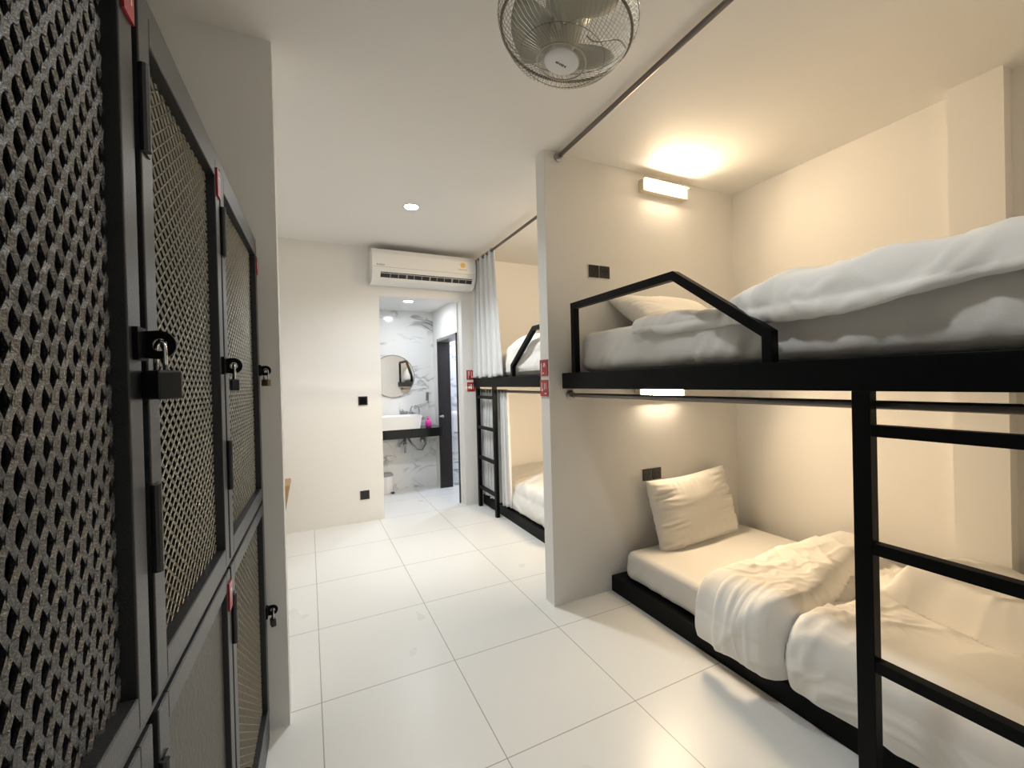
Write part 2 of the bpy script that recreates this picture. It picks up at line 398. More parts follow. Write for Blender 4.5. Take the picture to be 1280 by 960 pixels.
# ------------------------------------------------------------------ bunk frames
def bunk(label, x, yA, yB, guard, ladder, xr=2.955):
    """yA = head end, yB = foot end (either may be larger); guard = (post, peak, knee) along Y; ladder = two Y"""
    t = thing('bunk_bed', label, 'bunk bed', (x, (yA+yB)/2, 0))
    oy = (yA+yB)/2; lo, hi = min(yA, yB)-oy, max(yA, yB)-oy
    zb, zt, s = 1.308, 1.402, .036
    obj('side_beam', bx(0, .045, lo, hi, zb, zt), M['black'], t, bevel=.002)
    b = BM(); box(b, .045, xr-x, lo, hi, zb+.03, zt-.002); obj('platform', b, M['black'], t)
    pf, pk, kn = [g-oy for g in guard]
    b = BM(); c = s/2
    zp = 1.79; zk = 1.50
    # one bent square tube
    path = [(pf, zt), (pf, zp), (pk, zp), (kn, zk), (kn, zt)]
    rings = []
    for i, (y, z) in enumerate(path):
        p = Vector((y, z)); 
        if i == 0: d = Vector((path[1][0]-y, path[1][1]-z)).normalized(); nrm = Vector((-d.y, d.x)); k = 1
        elif i == len(path)-1: d = Vector((y-path[i-1][0], z-path[i-1][1])).normalized(); nrm = Vector((-d.y, d.x)); k = 1
        else:
            d1 = (p-Vector(path[i-1])).normalized(); d2 = (Vector(path[i+1])-p).normalized(); n1 = Vector((-d1.y, d1.x)); n2 = Vector((-d2.y, d2.x))
            nrm = (n1+n2).normalized(); k = 1/max(.3, nrm.dot(n1))
        A = p+nrm*(c*k); B = p-nrm*(c*k)
        rings.append([b.verts.new((0.004, A.x, A.y)), b.verts.new((0.004+s, A.x, A.y)), b.verts.new((0.004+s, B.x, B.y)), b.verts.new((0.004, B.x, B.y))])
    for A, B in zip(rings, rings[1:]):
        for q in range(4): b.faces.new((A[q], A[(q+1) % 4], B[(q+1) % 4], B[q]))
    b.faces.new(rings[0][::-1]); b.faces.new(rings[-1])
    bmesh.ops.recalc_face_normals(b, faces=b.faces)
    obj('guard_rail', b, M['black'], t, bevel=.0015)
    l = [q-oy for q in ladder]
    ld = obj('ladder_post', bx(0, s, l[0]-.022, l[0]+.022, 0, zb), M['black'], t, bevel=.0015)
    obj('ladder_post', bx(0, s, l[1]-.022, l[1]+.022, 0, zb), M['black'], t, bevel=.0015)
    a, c2 = sorted(l)
    for z in (1.199, .872, .545, .218):
        obj('rung', bx(.002, s-.002, a+.022, c2-.022, z-.016, z+.016), M['black'], t, bevel=.0015)
    return t
bunk('black steel upper bunk frame with guard rail and ladder nearest the camera', 1.39, 2.188, -.035, (2.07, 1.32, .915), (.647, .20), 2.872)
bunk('black steel bunk frame and ladder in the rear alcove by the back wall', 1.66, 2.292, 4.448, (2.42, 3.05, 3.47), (3.90, 4.36))

def base(label, x0, y0, y1, zt=.098, xr=2.955):
    t = thing('bed_base', label, 'bed base', (x0, (y0+y1)/2, 0)); oy = (y0+y1)/2
    obj('front_board', bx(0, .03, y0-oy, y1-oy, 0, zt), M['black'], t, bevel=.002)
    obj('deck', bx(.03, xr-x0, y0-oy, y1-oy, .02, zt-.001), M['black'], t)
    return t
base('low black platform on the floor under the near lower mattress', 1.728, -.035, 2.187, xr=2.872)
rb = base('low black platform on the floor in the rear alcove', 1.745, 2.292, 4.447)

# ------------------------------------------------------------------ mattresses
def mattress(name, label, x0, x1, y0, y1, z0, z1, wr=.006, seed=0, r=.045, tuck=1):
    b = BM(); rbox(b, x0, x1, y0, y1, z0, z1, r, 60, 110, 12)
    b.normal_update(); cx = (x0+x1)/2
    for v in b.verts:
        p = v.co; n = v.normal.copy()
        sidef = 1-abs(n.z)
        a = ridge(p.x*7+seed, p.y*9, p.z*3)*.5+ridge(p.x*16+seed, p.y*17+p.z*9, p.z*4)*.3
        amp = wr*(.25+.75*sidef)*(1.0+.8*nz(p.y*1.7+seed, p.z*2, p.x))
        # gathered tucks along the lower edge of the sides
        low = sst(z1, z0, p.z)*sidef
        g = (max(0, ridge(p.y*11+p.z*9+seed*3, p.x*11, seed))**2*.014+ridge(p.y*26-p.z*16+seed, p.x*24, seed)*.004)*low*tuck*max(.2, .6+nz(p.y*2.2+seed, p.x*2, 3))
        v.co = p+n*(a*amp+g)
        v.co.z += .004*nz(p.x*2, p.y*2, seed)*(1 if n.z > .5 else 0)
    o = obj(name, b, M['sheet'], smooth=True, loc=None)
    tag(o, label, 'mattress'); return o
mattress('mattress', 'white sheeted mattress on the near low black platform', 1.785, 2.862, .02, 2.11, .100, .272, wr=.003, seed=1, r=.04)
mattress('mattress', 'thick white sheeted mattress on the near upper bunk', 1.470, 2.858, .02, 2.10, 1.403, 1.632, wr=.011, seed=5, r=.05)
mattress('mattress', 'white sheeted mattress on the rear low black platform', 1.83, 2.945, 2.36, 4.43, .100, .272, wr=.004, seed=9, r=.04)
mattress('mattress', 'white sheeted mattress on the rear upper bunk', 1.757, 2.945, 2.36, 4.43, 1.403, 1.632, wr=.006, seed=12, r=.05)

# ------------------------------------------------------------------ pillows
def pillow(label, w, h, t, mtx, seed=0, wr=1.0):
    b = BM(); nx, ny = 72, 52; vs = {}
    def rim(i, j): return i in (0, nx) or j in (0, ny)
    for s in (1, -1):
        for i in range(nx+1):
            for j in range(ny+1):
                u = -1+2*i/nx; v = -1+2*j/ny
                if s < 0 and rim(i, j): vs[(s, i, j)] = vs[(1, i, j)]; continue
                pu = 1-.055*(1-v*v)*u*u; 
                x = w/2*u*(1-.05*math.cos(PI*v/2)*abs(u)**3); y = h/2*v*(1-.07*math.cos(PI*u/2)*abs(v)**3)
                f = max(0, (1-abs(u)**2.6))**.55*max(0, (1-abs(v)**2.6))**.55
                # soft creases that run in from the seams and the corners
                edge = (1-f); ang = math.atan2(v, u)
                cr = ridge(v*7+seed, u*1.3, seed)*.010*sst(.25, .9, abs(u))*wr+ridge(u*8+seed*2, v*1.3, 4)*.006*sst(.4, .95, abs(v))*wr
                cr += nz(u*1.6+seed, v*1.6, seed)*.012
                z = s*(t/2*f+cr*min(1, f*3)) 
                z += .012*nz(u*1.1, v*1.1, seed+7)*(1 if rim(i, j) else 1)
                vs[(s, i, j)] = b.verts.new((x, y, z))
        for i in range(nx):
            for j in range(ny):
                q = [vs[(s, i, j)], vs[(s, i+1, j)], vs[(s, i+1, j+1)], vs[(s, i, j+1)]]
                b.faces.new(q if s > 0 else q[::-1])
    o = obj('pillow', b, M['cover'], smooth=True); o.matrix_world = mtx
    tag(o, label, 'pillow'); return o
def place(c, xdir, ydir):
    x = Vector(xdir).normalized(); y = Vector(ydir); y = (y-x*y.dot(x)).normalized(); z = x.cross(y)
    m = Matrix((x, y, z)).transposed().to_4x4(); m.translation = Vector(c); return m
pillow('plump white pillow propped against the partition on the near lower bed', .74, .47, .17, place((2.33, 2.055, .475), (1, .02, .035), (.05, .22, .97)), seed=2, wr=1.5)
pillow('white pillow leaning by the partition on the near upper bunk', .74, .46, .17, place((2.10, 1.985, 1.755), (1, .0, -.02), (.04, .86, .50)), seed=6)
pillow('white pillow lying on the mattress of the rear lower bed', .70, .44, .14, place((2.35, 2.60, .34), (1, 0, 0), (0, -.97, .2)), seed=11)

# ------------------------------------------------------------------ duvets
def sheet_grid(b, nu, nv, fn):
    g = [[b.verts.new(fn(i/nu, j/nv)) for j in range(nv+1)] for i in range(nu+1)]
    for i in range(nu):
        for j in range(nv): b.faces.new((g[i][j], g[i+1][j], g[i+1][j+1], g[i][j+1]))
    return g
def drape(name, label, xb, xf, y0, y1, zt, zhem, height, headoff=None, bulge=.03, seed=0, nu=150, nv=170, solid=.02):
    """cloth from the rear (xb) over the top to a rounded front edge at xf and down to zhem(y)"""
    b = BM()
    def fn(u, v):
        y = y0+(y1-y0)*v
        if headoff: 
            pass
        R = .055
        hz = zhem(y); top = zt
        Ltop = xb-(xf+R); Larc = R*PI/2; Lh = max(.01, top-R-hz)
        s = u*(Ltop+Larc+Lh)
        if s < Ltop: p = Vector((xb-s, y, top)); n = Vector((0, 0, 1)); w = 1.0; down = 0
        elif s < Ltop+Larc:
            a = (s-Ltop)/R; p = Vector((xf+R-R*math.sin(a), y, top-R+R*math.cos(a))); n = Vector((-math.sin(a), 0, math.cos(a))); w = math.cos(a)**2; down = a/(PI/2)
        else:
            d = s-Ltop-Larc; p = Vector((xf, y, top-R-d)); n = Vector((-1, 0, 0)); w = 0; down = 1
            p.x -= bulge*math.sin(PI*min(1, d/Lh))
        if headoff: p.y += headoff(p.x, v)*sst(0, 1, v)
        h = height(xb-s if s > Ltop else p.x, p.y, v, w, down)
        p = p+n*h
        return p
    sheet_grid(b, nu, nv, fn)
    o = obj(name, b, M['cover'], smooth=True, solid=solid)
    return o
def crease(x, y, s, fx, fy, k=3.2):
    wx = .35*nz(x*1.7+s, y*1.7, s); wy = .35*nz(x*1.7, y*1.7+s, s+5)
    return max(0, 1-abs(nz((x+wx)*fx+s, (y+wy)*fy, s))*k)**1.6
def wrinkle(x, y, s, k=1.0):
    m1 = max(0, min(1, .55+1.4*nz(x*1.4+s, y*1.4, s+9))); m2 = max(0, min(1, .5+1.5*nz(x*1.9, y*1.9+s, s+3)))
    return k*(.012*nz(x*3+s, y*3, s)+.013*m1*crease(x, y, s, 2.6, 4.2)+.009*m2*crease(x, y, s+4, 5.5, 3.0)+.004*crease(x, y, s+8, 9, 8))

def low_height(x, y, v, w, down):
    # a fold-back band at the head end (y above the trough), a trough, then the puffy rest
    tc = 1.072+.085*sst(1.8, 2.9, x)+.012*nz(x*5, 0, 3)                 # trough line
    tw = .006+.085*sst(1.86, 2.6, x)                                    # trough half width
    d = y-tc
    if d > 0:
        e = max(0, min(1, (1.50-y)/.09)); h = .012+.070*math.sqrt(max(0, 1-(1-e)**2))
        q = min(1, max(0, (d-tw)/.07)); h = h*math.sqrt(max(0, 1-(1-q)**2))+.004
        h += .022*nz(x*3.2, y*3.0, 8)*q
    else:
        q = min(1, max(0, (-d-tw)/.06)); h = (.048+.03*nz(x*2.2, y*2.4, 3))*math.sqrt(max(0, 1-(1-q)**2))+.004
    if abs(d) < tw+.04: h -= .030*(1-abs(d)/(tw+.04))*(1 if down < .9 else .5)
    # ridge fold that runs along the bed towards the foot
    L = x-(2.22+.16*(y-.6)+.03*math.sin(y*9))
    if y < 1.02 and w > .5:
        along = sst(1.0, .90, y)
        h += along*(.150*sst(-.03, .03, L)*math.exp(-max(0, L)*1.7))
        h -= along*.022*math.exp(-((L+.02)/.03)**2)
        h += along*.020*crease(x, y, 2, 3, 4)*sst(.0, .08, L)*math.exp(-max(0, L)*2.0)
    h += wrinkle(x, y, 2.0, 1.25)
    # pinched gathers near the front of the trough
    g = math.exp(-((x-1.88)/.13)**2-((y-1.0)/.12)**2)
    h += g*.022*crease(x, y*1.0, 6, 16, 6, 2.2)
    if down > .3: h += (.012*nz(y*6, x*2, 5)+.010*crease(y, x, 5, 3.2, 2.4))*down
    return h
o = drape('duvet', '', 2.858, 1.748, .03, 1.46, .315, lambda y: .125+.012*nz(y*4, 2, 1), low_height, headoff=lambda x, v: .12*(x-1.8)*1.0, bulge=.012, seed=2, nu=230, nv=240)
tag(o, 'white duvet with a thick fold-back band spread over the near lower bed', 'duvet')

def up_height(x, y, v, w, down):
    h = wrinkle(x, y, 6.0, 1.7)-.012
    # the second layer folded over the first towards the foot
    h += .045*sst(1.17, 1.02, y-.18*(x-1.45)*w)*(.45+.55*w)
    h += .03*nz(x*1.6, y*1.8, 4)*w+.045*sst(1.55, 2.1, x)*w
    e = max(0, min(1, (1.66-y)/.12)); h *= .3+.7*e
    if down > .3: h += .012*crease(y, x, 7, 7, 2)*down
    return h
def up_hem(y):
    if y > 1.12: return 1.556+.080*sst(1.40, 1.62, y)
    return 1.556-.018*sst(1.12, .85, y)+.055*sst(.72, .32, y)
o = drape('duvet', '', 2.856, 1.452, .03, 1.62, 1.648, up_hem, up_height, headoff=lambda x, v: .30*(x-1.45)*.35, bulge=.010, seed=4, nu=200, nv=220, solid=.016)
tag(o, 'rumpled white duvet draped over the near upper bunk mattress', 'duvet')
def r_up(x, y, v, w, down):
    return .10*math.exp(-((y-3.30)/.34)**2)*w+.05*sst(1.78, 2.2, x)*w+wrinkle(x, y, 14.0, 1.3)
o = drape('duvet', '', 2.93, 1.742, 2.75, 3.70, 1.66, lambda y: 1.44, r_up, bulge=.012, seed=8, nu=90, nv=80)
tag(o, 'white duvet heaped on the rear upper bunk', 'duvet')
def r_low(x, y, v, w, down):
    return .06*w*sst(4.2, 2.9, y)+.06*sst(1.85, 2.4, x)*w+wrinkle(x, y, 17.0, 1.3)
o = drape('duvet', '', 2.93, 1.800, 2.9, 4.42, .325, lambda y: .115, r_low, bulge=.018, seed=8, nu=90, nv=80)
tag(o, 'white duvet covering the rear lower bed', 'duvet')

# ------------------------------------------------------------------ curtain rods and curtains
def rod(label, x, z, y0, y1, r, fl):
    t = thing('curtain_rod', label, 'curtain rod', (x, (y0+y1)/2, z)); oy = (y0+y1)/2
    b = BM(); tube(b, [(0, y0-oy, 0), (0, y1-oy, 0)], r, 16); obj('tube', b, M['rod'], t, autos=40)
    for y, s in ((y0, 1), (y1, -1)):
        b = BM(); lathe(b, [(0, 0), (fl, 0), (fl, .006), (fl*.8, .012), (r*1.45, .014), (r*1.45, .034), (0, .034)], 24, (0, y-oy, 0), Matrix.Rotation(-s*PI/2, 3, 'X'))
        obj('flange', b, M['steel'], t, autos=40)
    return t
rod('long dark curtain rod just under the ceiling over the near upper bunk', 1.395, 2.708, -.038, 2.188, .0125, .026)
rod('dark curtain rod under the near upper bunk frame', 1.447, 1.268, -.038, 2.188, .0125, .030)
rod('dark curtain rod near the ceiling across the rear upper bunk', 1.685, 2.672, 2.292, 4.448, .0125, .026)
rod('dark curtain rod under the rear upper bunk frame', 1.735, 1.262, 2.292, 4.448, .0125, .028)
def curtain(label, x, ya, yb, ya2, yb2, zt, zb, folds, amp, seed, m='curtain', leanx=0):
    b = BM(); nu, nv = folds*16, 40
    def fn(u, v):
        z = zt+(zb-zt)*v
        y = (ya+(yb-ya)*u)*(1-v)+(ya2+(yb2-ya2)*u)*v
        ph = 2*PI*folds*u+1.2*nz(u*3, v*.8, seed)
        a = amp*(.75+.5*nz(u*4, v*1.2, seed+3))*(.7+.5*v)
        return Vector((x+leanx*v+a*math.sin(ph), y+.35*amp*math.sin(2*ph+seed), z+.006*math.sin(ph*.5)*(v > .95)))
    sheet_grid(b, nu, nv, fn)
    t = thing('curtain', label, 'curtain', (0, 0, 0))
    obj('cloth', b, M[m], t, smooth=True, solid=.003)
    for k in range(folds*2):
        b = BM(); y = ya+(yb-ya)*(k+.5)/(folds*2)
        pts = [(x+.019*math.cos(a), y, zt-.012+.019*math.sin(a)) for a in [2*PI*q/14 for q in range(14)]]
        tube(b, pts, .003, 6, closed=True)
        obj('curtain_ring', b, M['rod'], t, smooth=True)
    return t
curtain('pale grey curtain bunched beside the air conditioner over the rear upper bunk', 1.685, 3.86, 4.42, 3.72, 4.425, 2.684, 1.408, 5, .032, 3, leanx=-.012)
curtain('pale striped curtain hanging behind the rear ladder', 1.735, 3.72, 4.42, 3.70, 4.42, 1.274, .13, 9, .026, 8)
curtain('edge of a pale curtain hanging behind the near ladder rungs', 1.456, .02, .350, .04, .372, 1.272, .13, 5, .018, 12)

# ------------------------------------------------------------------ switches and sockets
def plate(label, cx, cz, y, kind, group, cat='socket', n=2, s=.078):
    """plate on a wall facing -Y"""
    t = thing('wall_socket' if kind == 'socket' else 'wall_switch', label, cat, (cx, y, cz), 0, group)
    tot = n*s+(n-1)*.006
    obj('back_plate', bx(-tot/2-.006, tot/2+.006, -.005, -.0005, -s/2-.006, s/2+.006), M['frame_white'], t, bevel=.0015)
    for k in range(n):
        x = -tot/2+k*(s+.006)
        f = obj('face', bx(x, x+s, -.011, -.005, -s/2, s/2), M['dark_plastic'], t, bevel=.002)
        b = BM()
        if kind == 'socket':
            for hx, hz2, w, h in ((.3, .55, .004, .012), (.7, .55, .004, .012), (.5, .28, .008, .006)):
                box(b, x+s*hx-w/2, x+s*hx+w/2, -.0116, -.011, -s/2+s*hz2-h/2, -s/2+s*hz2+h/2)
        else: box(b, x+s*.16, x+s*.84, -.0135, -.011, -s*.36, s*.36)
        obj('socket_holes' if kind == 'socket' else 'rocker', b, M['black'], f)
    return t
plate('black double socket on the partition beside the near upper bunk guard rail', 1.683, 2.041, 2.19, 'socket', 'black double sockets')
plate('black double socket behind the pillow of the near lower bed', 2.085, .708, 2.19, 'socket', 'black double sockets')
plate('black light switch at hand height left of the washroom doorway', .487, 1.203, D, 'switch', 'black plates on the back wall', 'switch', 1, .088)
plate('black socket low on the wall left of the washroom doorway', .481, .266, D, 'socket', 'black plates on the back wall', 'socket', 1, .088)

# ------------------------------------------------------------------ red bunk signs
def sign(label, c, normal, w, h, seed):
    n = Vector(normal); right = Vector((0, 0, 1)).cross(n)
    t = thing('bunk_sign', label, 'sign', c, 0, 'red bunk signs')
    m = Matrix((right, n, Vector((0, 0, 1)))).transposed()
    def B(bm, x0, x1, d0, d1, z0, z1):
        k = len(bm.verts); box(bm, x0, x1, d0, d1, z0, z1)
        bm.verts.ensure_lookup_table()
        for v in bm.verts[k:]: v.co = m @ v.co
    b = BM(); B(b, -w/2, w/2, .0005, .006, -h/2, h/2); bmesh.ops.recalc_face_normals(b, faces=b.faces); obj('plate', b, M['red'], t)
    b = BM(); s = w*.5
    marks = {0: [(-.62, -.50, -.30, .34), (-.16, .16, -.26, .30), (.44, .54, -.24, .0), (.54, .64, .0, .26)],
             1: [(-.56, -.42, -.45, .3), (.10, .40, .16, .30), (.0, .12, .05, .2), (.38, .5, .05, .2), (-.2, .1, -.35, -.28)],
             2: [(-.6, -.46, .0, .34), (-.6, -.3, -.2, -.02), (.1, .2, -.1, .3), (.2, .62, -.36, -.30), (.5, .58, -.05, .3)],
             3: [(-.64, -.52, -.4, .4), (-.3, -.2, -.1, .4), (.2, .3, -.3, .35), (.3, .6, -.3, -.2)]}[seed]
    for x0, x1, z0, z1 in marks: B(b, x0*s, x1*s, .006, .007, z0*h, z1*h)
    bmesh.ops.recalc_face_normals(b, faces=b.faces); obj('lettering', b, M['white_mark'], t)
    return t
sign('upper red sign on the white end of the partition', (1.30, 2.245, 1.436), (-1, 0, 0), .09, .10, 1)
sign('lower red sign on the white end of the partition', (1.30, 2.245, 1.314), (-1, 0, 0), .09, .10, 2)
sign('red sign partly behind the curtain hem right of the washroom doorway', (1.628, 4.45, 1.443), (0, -1, 0), .09, .105, 3)
sign('red sign on the back wall level with the top of the rear ladder', (1.632, 4.45, 1.310), (0, -1, 0), .09, .10, 0)

# ------------------------------------------------------------------ air conditioner
ac = thing('air_conditioner', 'white split air conditioner mounted over the washroom doorway', 'air conditioner', (1.11, D, 2.36))
prof = [(0, 0), (-.10, .0), (-.155, .018), (-.205, .085), (-.222, .14), (-.222, .27), (-.205, .315), (-.16, .325), (0, .325)]
def extrude_x(prof, x0, x1, bm):
    A = [bm.verts.new((x0, y, z)) for y, z in prof]; B = [bm.verts.new((x1, y, z)) for y, z in prof]; n = len(prof)
    for k in range(n): bm.faces.new((A[k], A[(k+1) % n], B[(k+1) % n], B[k]))
    bm.faces.new(A[::-1]); bm.faces.new(B); bmesh.ops.recalc_face_normals(bm, faces=bm.faces)
b = BM(); extrude_x(prof, -.53, .53, b); obj('casing', b, M['plastic'], ac, bevel=.006)
# outlet slot in the lower front slope
def slope(t, d=0):  # point on the slope between (-.155,.018) and (-.205,.085)
    a = Vector((-.158, .020)); c = Vector((-.214, .108)); p = a+(c-a)*t; n = Vector((c.y-a.y, -(c.x-a.x))).normalized()*-1
    n = Vector((-(c.y-a.y), (c.x-a.x))).normalized();
    return p+n*d
def sl_box(bm, x0, x1, t0, t1, d0, d1):
    P = [slope(t0, d0), slope(t1, d0), slope(t1, d1), slope(t0, d1)]
    extrude_x([(p.x, p.y) for p in P], x0, x1, bm)
b = BM(); sl_box(b, -.45, .49, .28, .86, .0025, .0045); obj('air_outlet', b, M['dark_plastic'], ac)
for k in range(11):
    x = -.36+k*.078; b = BM(); sl_box(b, x, x+(.016 if k % 3 == 2 else .006), .30, .72, .0045, .0065)
    obj('vane', b, M['grey_plastic'], ac)
b = BM(); sl_box(b, -.45, .49, .12, .34, .005, .010); obj('louver', b, M['plastic'], ac)
obj('panel_seam', bx(-.52, .52, -.2228, -.222, .139, .1415), M['grey_plastic'], ac)
b = BM(); 
for k, w in enumerate((.010, .008, .009, .010, .008, .010)): box(b, -.488+k*.0128, -.488+k*.0128+w, -.2232, -.222, .152, .166)
obj('maker_lettering', b, M['grey_plastic'], ac)
obj('label_sticker', bx(-.470, -.395, -.2232, -.222, .222, .236), M['white_mark'], ac)
b = BM(); lathe(b, [(0, 0), (.028, 0), (.028, .001), (0, .001)], 24, (.385, -.222, .23), Matrix.Rotation(PI/2, 3, 'X')); box(b, .335, .428, -.2232, -.222, .178, .186)
e = obj('energy_sticker', b, M['gold'], ac); e['label'] = 'yellow energy sticker'

# ------------------------------------------------------------------ caged ceiling fan
FC = Vector((.735, 1.085, 2.43))
fan = thing('ceiling_fan', 'caged orbit fan hanging from the ceiling with a round logo plate', 'fan', FC)
fan.rotation_euler = (math.radians(4), math.radians(9), 0)
RP = [(.052, -.105), (.085, -.104), (.125, -.094), (.160, -.074), (.185, -.045), (.197, -.020)]
BP = [(.197, -.020), (.212, .004), (.212, .030), (.198, .055), (.170, .078), (.13, .094), (.075, .100)]
b = BM()
for k in range(72):
    a = 2*PI*k/72; tw = .35
    pts = [(r*math.cos(a+tw*(.197-r)/.145), r*math.sin(a+tw*(.197-r)/.145), z) for r, z in RP]
    tube(b, pts, .0010, 5, caps=False)
obj('front_grille', b, M['fan_wire'], fan, smooth=True)
b = BM()
for k in range(80):
    a = 2*PI*k/80
    tube(b, [(r*math.cos(a+.3*i/6), r*math.sin(a+.3*i/6), z) for i, (r, z) in enumerate(BP)], .0009, 5, caps=False)
obj('rear_grille', b, M['fan_wire'], fan, smooth=True)
b = BM()
for r, z, rr in ((.198, -.020, .0045), (.2125, .018, .0012)):
    tube(b, [(r*math.cos(a), r*math.sin(a), z) for a in [2*PI*k/64 for k in range(64)]], rr, 8, closed=True)
tube(b, [(.128*math.cos(a), .128*math.sin(a), -.0915) for a in [2*PI*k/48 for k in range(48)]], .0010, 6, closed=True)
obj('grille_ring', b, M['fan_ring'], fan, smooth=True)
b = BM(); tube(b, [(.074*math.cos(a), .074*math.sin(a), -.1055) for a in [2*PI*k/48 for k in range(48)]], .0028, 8, closed=True)
obj('plate_ring', b, M['fan_body'], fan, smooth=True)
b = BM(); lathe(b, [(0, -.112), (.035, -.112), (.048, -.109), (.056, -.103), (.052, -.100), (0, -.100)], 36)
pl = obj('logo_plate', b, M['plastic'], fan, autos=35)
b = BM()
for k, w in enumerate((.006, .004, .005, .006, .004, .005)): box(b, -.018+k*.0062, -.018+k*.0062+w*.8, -.0035, .0035, -.1128, -.112)
lg = obj('logo', b, M['dark_plastic'], pl); 
b = BM(); lathe(b, [(0, -.055), (.028, -.052), (.045, -.035), (.05, 0), (.05, .045)], 32)
hub = obj('hub', b, M['fan_body'], fan, smooth=True)
for k in range(3):
    b = BM(); n1, n2 = 10, 8; a0 = 2*PI*k/3+.4; g = []
    for i in range(n1+1):
        r = .045+.125*i/n1; half = (.35+.45*math.sin(PI*min(1, i/n1*.62+.2)))
        g.append([b.verts.new((r*math.cos(a0+half*(2*j/n2-1)), r*math.sin(a0+half*(2*j/n2-1)), -.012+.022*(2*j/n2-1))) for j in range(n2+1)])
    for i in range(n1):
        for j in range(n2): b.faces.new((g[i][j], g[i+1][j], g[i+1][j+1], g[i][j+1]))
    obj('blade', b, M['fan_blade'], fan, smooth=True, solid=.002)
b = BM(); lathe(b, [(.05, .040), (.072, .05), (.078, .10), (.07, .15), (.04, .165), (0, .168)], 32); obj('motor', b, M['fan_body'], fan, smooth=True)
b = BM(); pts = [(-.03, .02, .15), (-.05, .012, .21), (-.048, .008, .318)]; tube(b, pts, [.022, .018, .018], 14); obj('hanger_arm', b, M['fan_body'], fan, smooth=True)
b = BM(); tube(b, [(.05+.15*k/24, -.045+.014*math.sin(k/24*2.2*PI), -.03+.04*k/24) for k in range(25)], .0022, 8); obj('wire_stay', b, M['fan_ring'], fan, smooth=True)
cb = thing('fan_canopy', 'cream fan mounting boss on the ceiling over the caged fan', 'ceiling mount', (.70, 1.09, CEIL))
b = BM(); lathe(b, [(0, -.006), (.05, -.006), (.06, -.003), (.06, -.0005), (0, -.0005)], 32); obj('boss', b, M['fan_body'], cb, autos=40)

# ------------------------------------------------------------------ washroom things
CT = .805
ct = obj('vanity_counter', bx(-.078, BW-.002, 5.22, 5.578, .695, CT), M['granite'], bevel=.003)
tag(ct, 'black granite vanity counter spanning the washroom back wall', 'counter')
bs = thing('wash_basin', 'white rectangular wash basin standing on the black counter', 'basin', (.98, 5.37, CT))
b = BM(); W2, H2, dz = .285, .165, .16
def rrect(w, d, r, z, n=6):
    out = []
    for cx, cy, a0 in ((w-r, d-r, 0), (-w+r, d-r, 90), (-w+r, -d+r, 180), (w-r, -d+r, 270)):
        for k in range(n+1):
            a = math.radians(a0+90*k/n); out.append((cx+r*math.cos(a), cy+r*math.sin(a), z))
    return out
loops = [rrect(W2-.02, H2-.02, .03, .001), rrect(W2, H2, .04, .15), rrect(W2, H2, .04, .162), rrect(W2-.018, H2-.018, .032, .162), rrect(W2-.03, H2-.03, .03, .14), rrect(W2-.07, H2-.07, .03, .06)]
R_ = [[b.verts.new(p) for p in l] for l in loops]
for A, B in zip(R_, R_[1:]):
    n = len(A)
    for k in range(n): b.faces.new((A[k], A[(k+1) % n], B[(k+1) % n], B[k]))
b.faces.new(R_[0][::-1]); b.faces.new(R_[-1])
obj('bowl', b, M['ceramic'], bs, autos=40)
b = BM(); lathe(b, [(0, .061), (.02, .061), (.022, .064), (0, .066)], 20); obj('drain_cap', b, M['chrome'], bs, smooth=True)
fc = thing('faucet', 'chrome gooseneck faucet behind the wash basin', 'faucet', (1.285, 5.47, CT))
b = BM(); pts = [(0, 0, 0), (0, 0, .22)]+[(-.055+.055*math.cos(a), -.01*k/8, .22+.055*math.sin(a)) for k, a in enumerate([q*PI/8 for q in range(9)])]+[(-.112, -.01, .19)]
tube(b, pts, .009, 12); obj('spout', b, M['steel'], fc, smooth=True)
b = BM(); lathe(b, [(0, 0.0005), (.024, 0.0005), (.022, .02), (.011, .03), (0, .03)], 20); obj('foot', b, M['steel'], fc, smooth=True)
b = BM(); tube(b, [(.0, .0, .09), (.035, -.005, .105), (.06, -.008, .125)], .005, 8); obj('lever', b, M['steel'], fc, smooth=True)
sp = thing('soap_bottle', 'small pink soap bottle on the black counter beside the basin', 'soap bottle', (1.375, 5.36, CT))
b = BM(); lathe(b, [(0, .0008), (.032, .0008), (.038, .01), (.038, .06), (.030, .085), (.014, .094), (0, .094)], 24); bd = obj('bottle_body', b, M['pink'], sp, smooth=True)
b = BM(); lathe(b, [(.014, .094), (.016, .096), (.016, .112), (.006, .116), (.006, .135), (0, .135)], 16); tube(b, [(0, 0, .131), (-.02, -.016, .131), (-.034, -.026, .124)], .005, 8); obj('pump', b, M['pink'], sp, smooth=True)
mr = thing('round_mirror', 'round mirror on the marble wall above the wash basin', 'mirror', (.985, 5.58, 1.462))
b = BM(); lathe(b, [(0, .004), (.268, .004), (.268, .012), (0, .012)], 64, (0, 0, 0), Matrix.Rotation(PI/2, 3, 'X')); obj('glass', b, M['mirror'], mr, autos=30)
b = BM(); tube(b, [(.270*math.cos(a), -.009, .270*math.sin(a)) for a in [2*PI*k/72 for k in range(72)]], .006, 8, closed=True); obj('rim', b, M['alu'], mr, smooth=True)
tr = thing('drain_trap', 'grey waste pipe with a trap below the black counter', 'pipe', (1.10, 5.50, .695))
b = BM(); tube(b, [(0, 0, -.001), (0, 0, -.22)], .016, 12); tube(b, [(0, 0, -.06), (-.05, .0, -.10), (-.06, .02, -.13), (-.05, .076, -.13)], .014, 10); lathe(b, [(.017, -.12), (.024, -.12), (.024, -.09), (.017, -.09)], 16); obj('pipe_body', b, M['steel'], tr, smooth=True)
hs = obj('supply_hose', BM(), M['steel'])
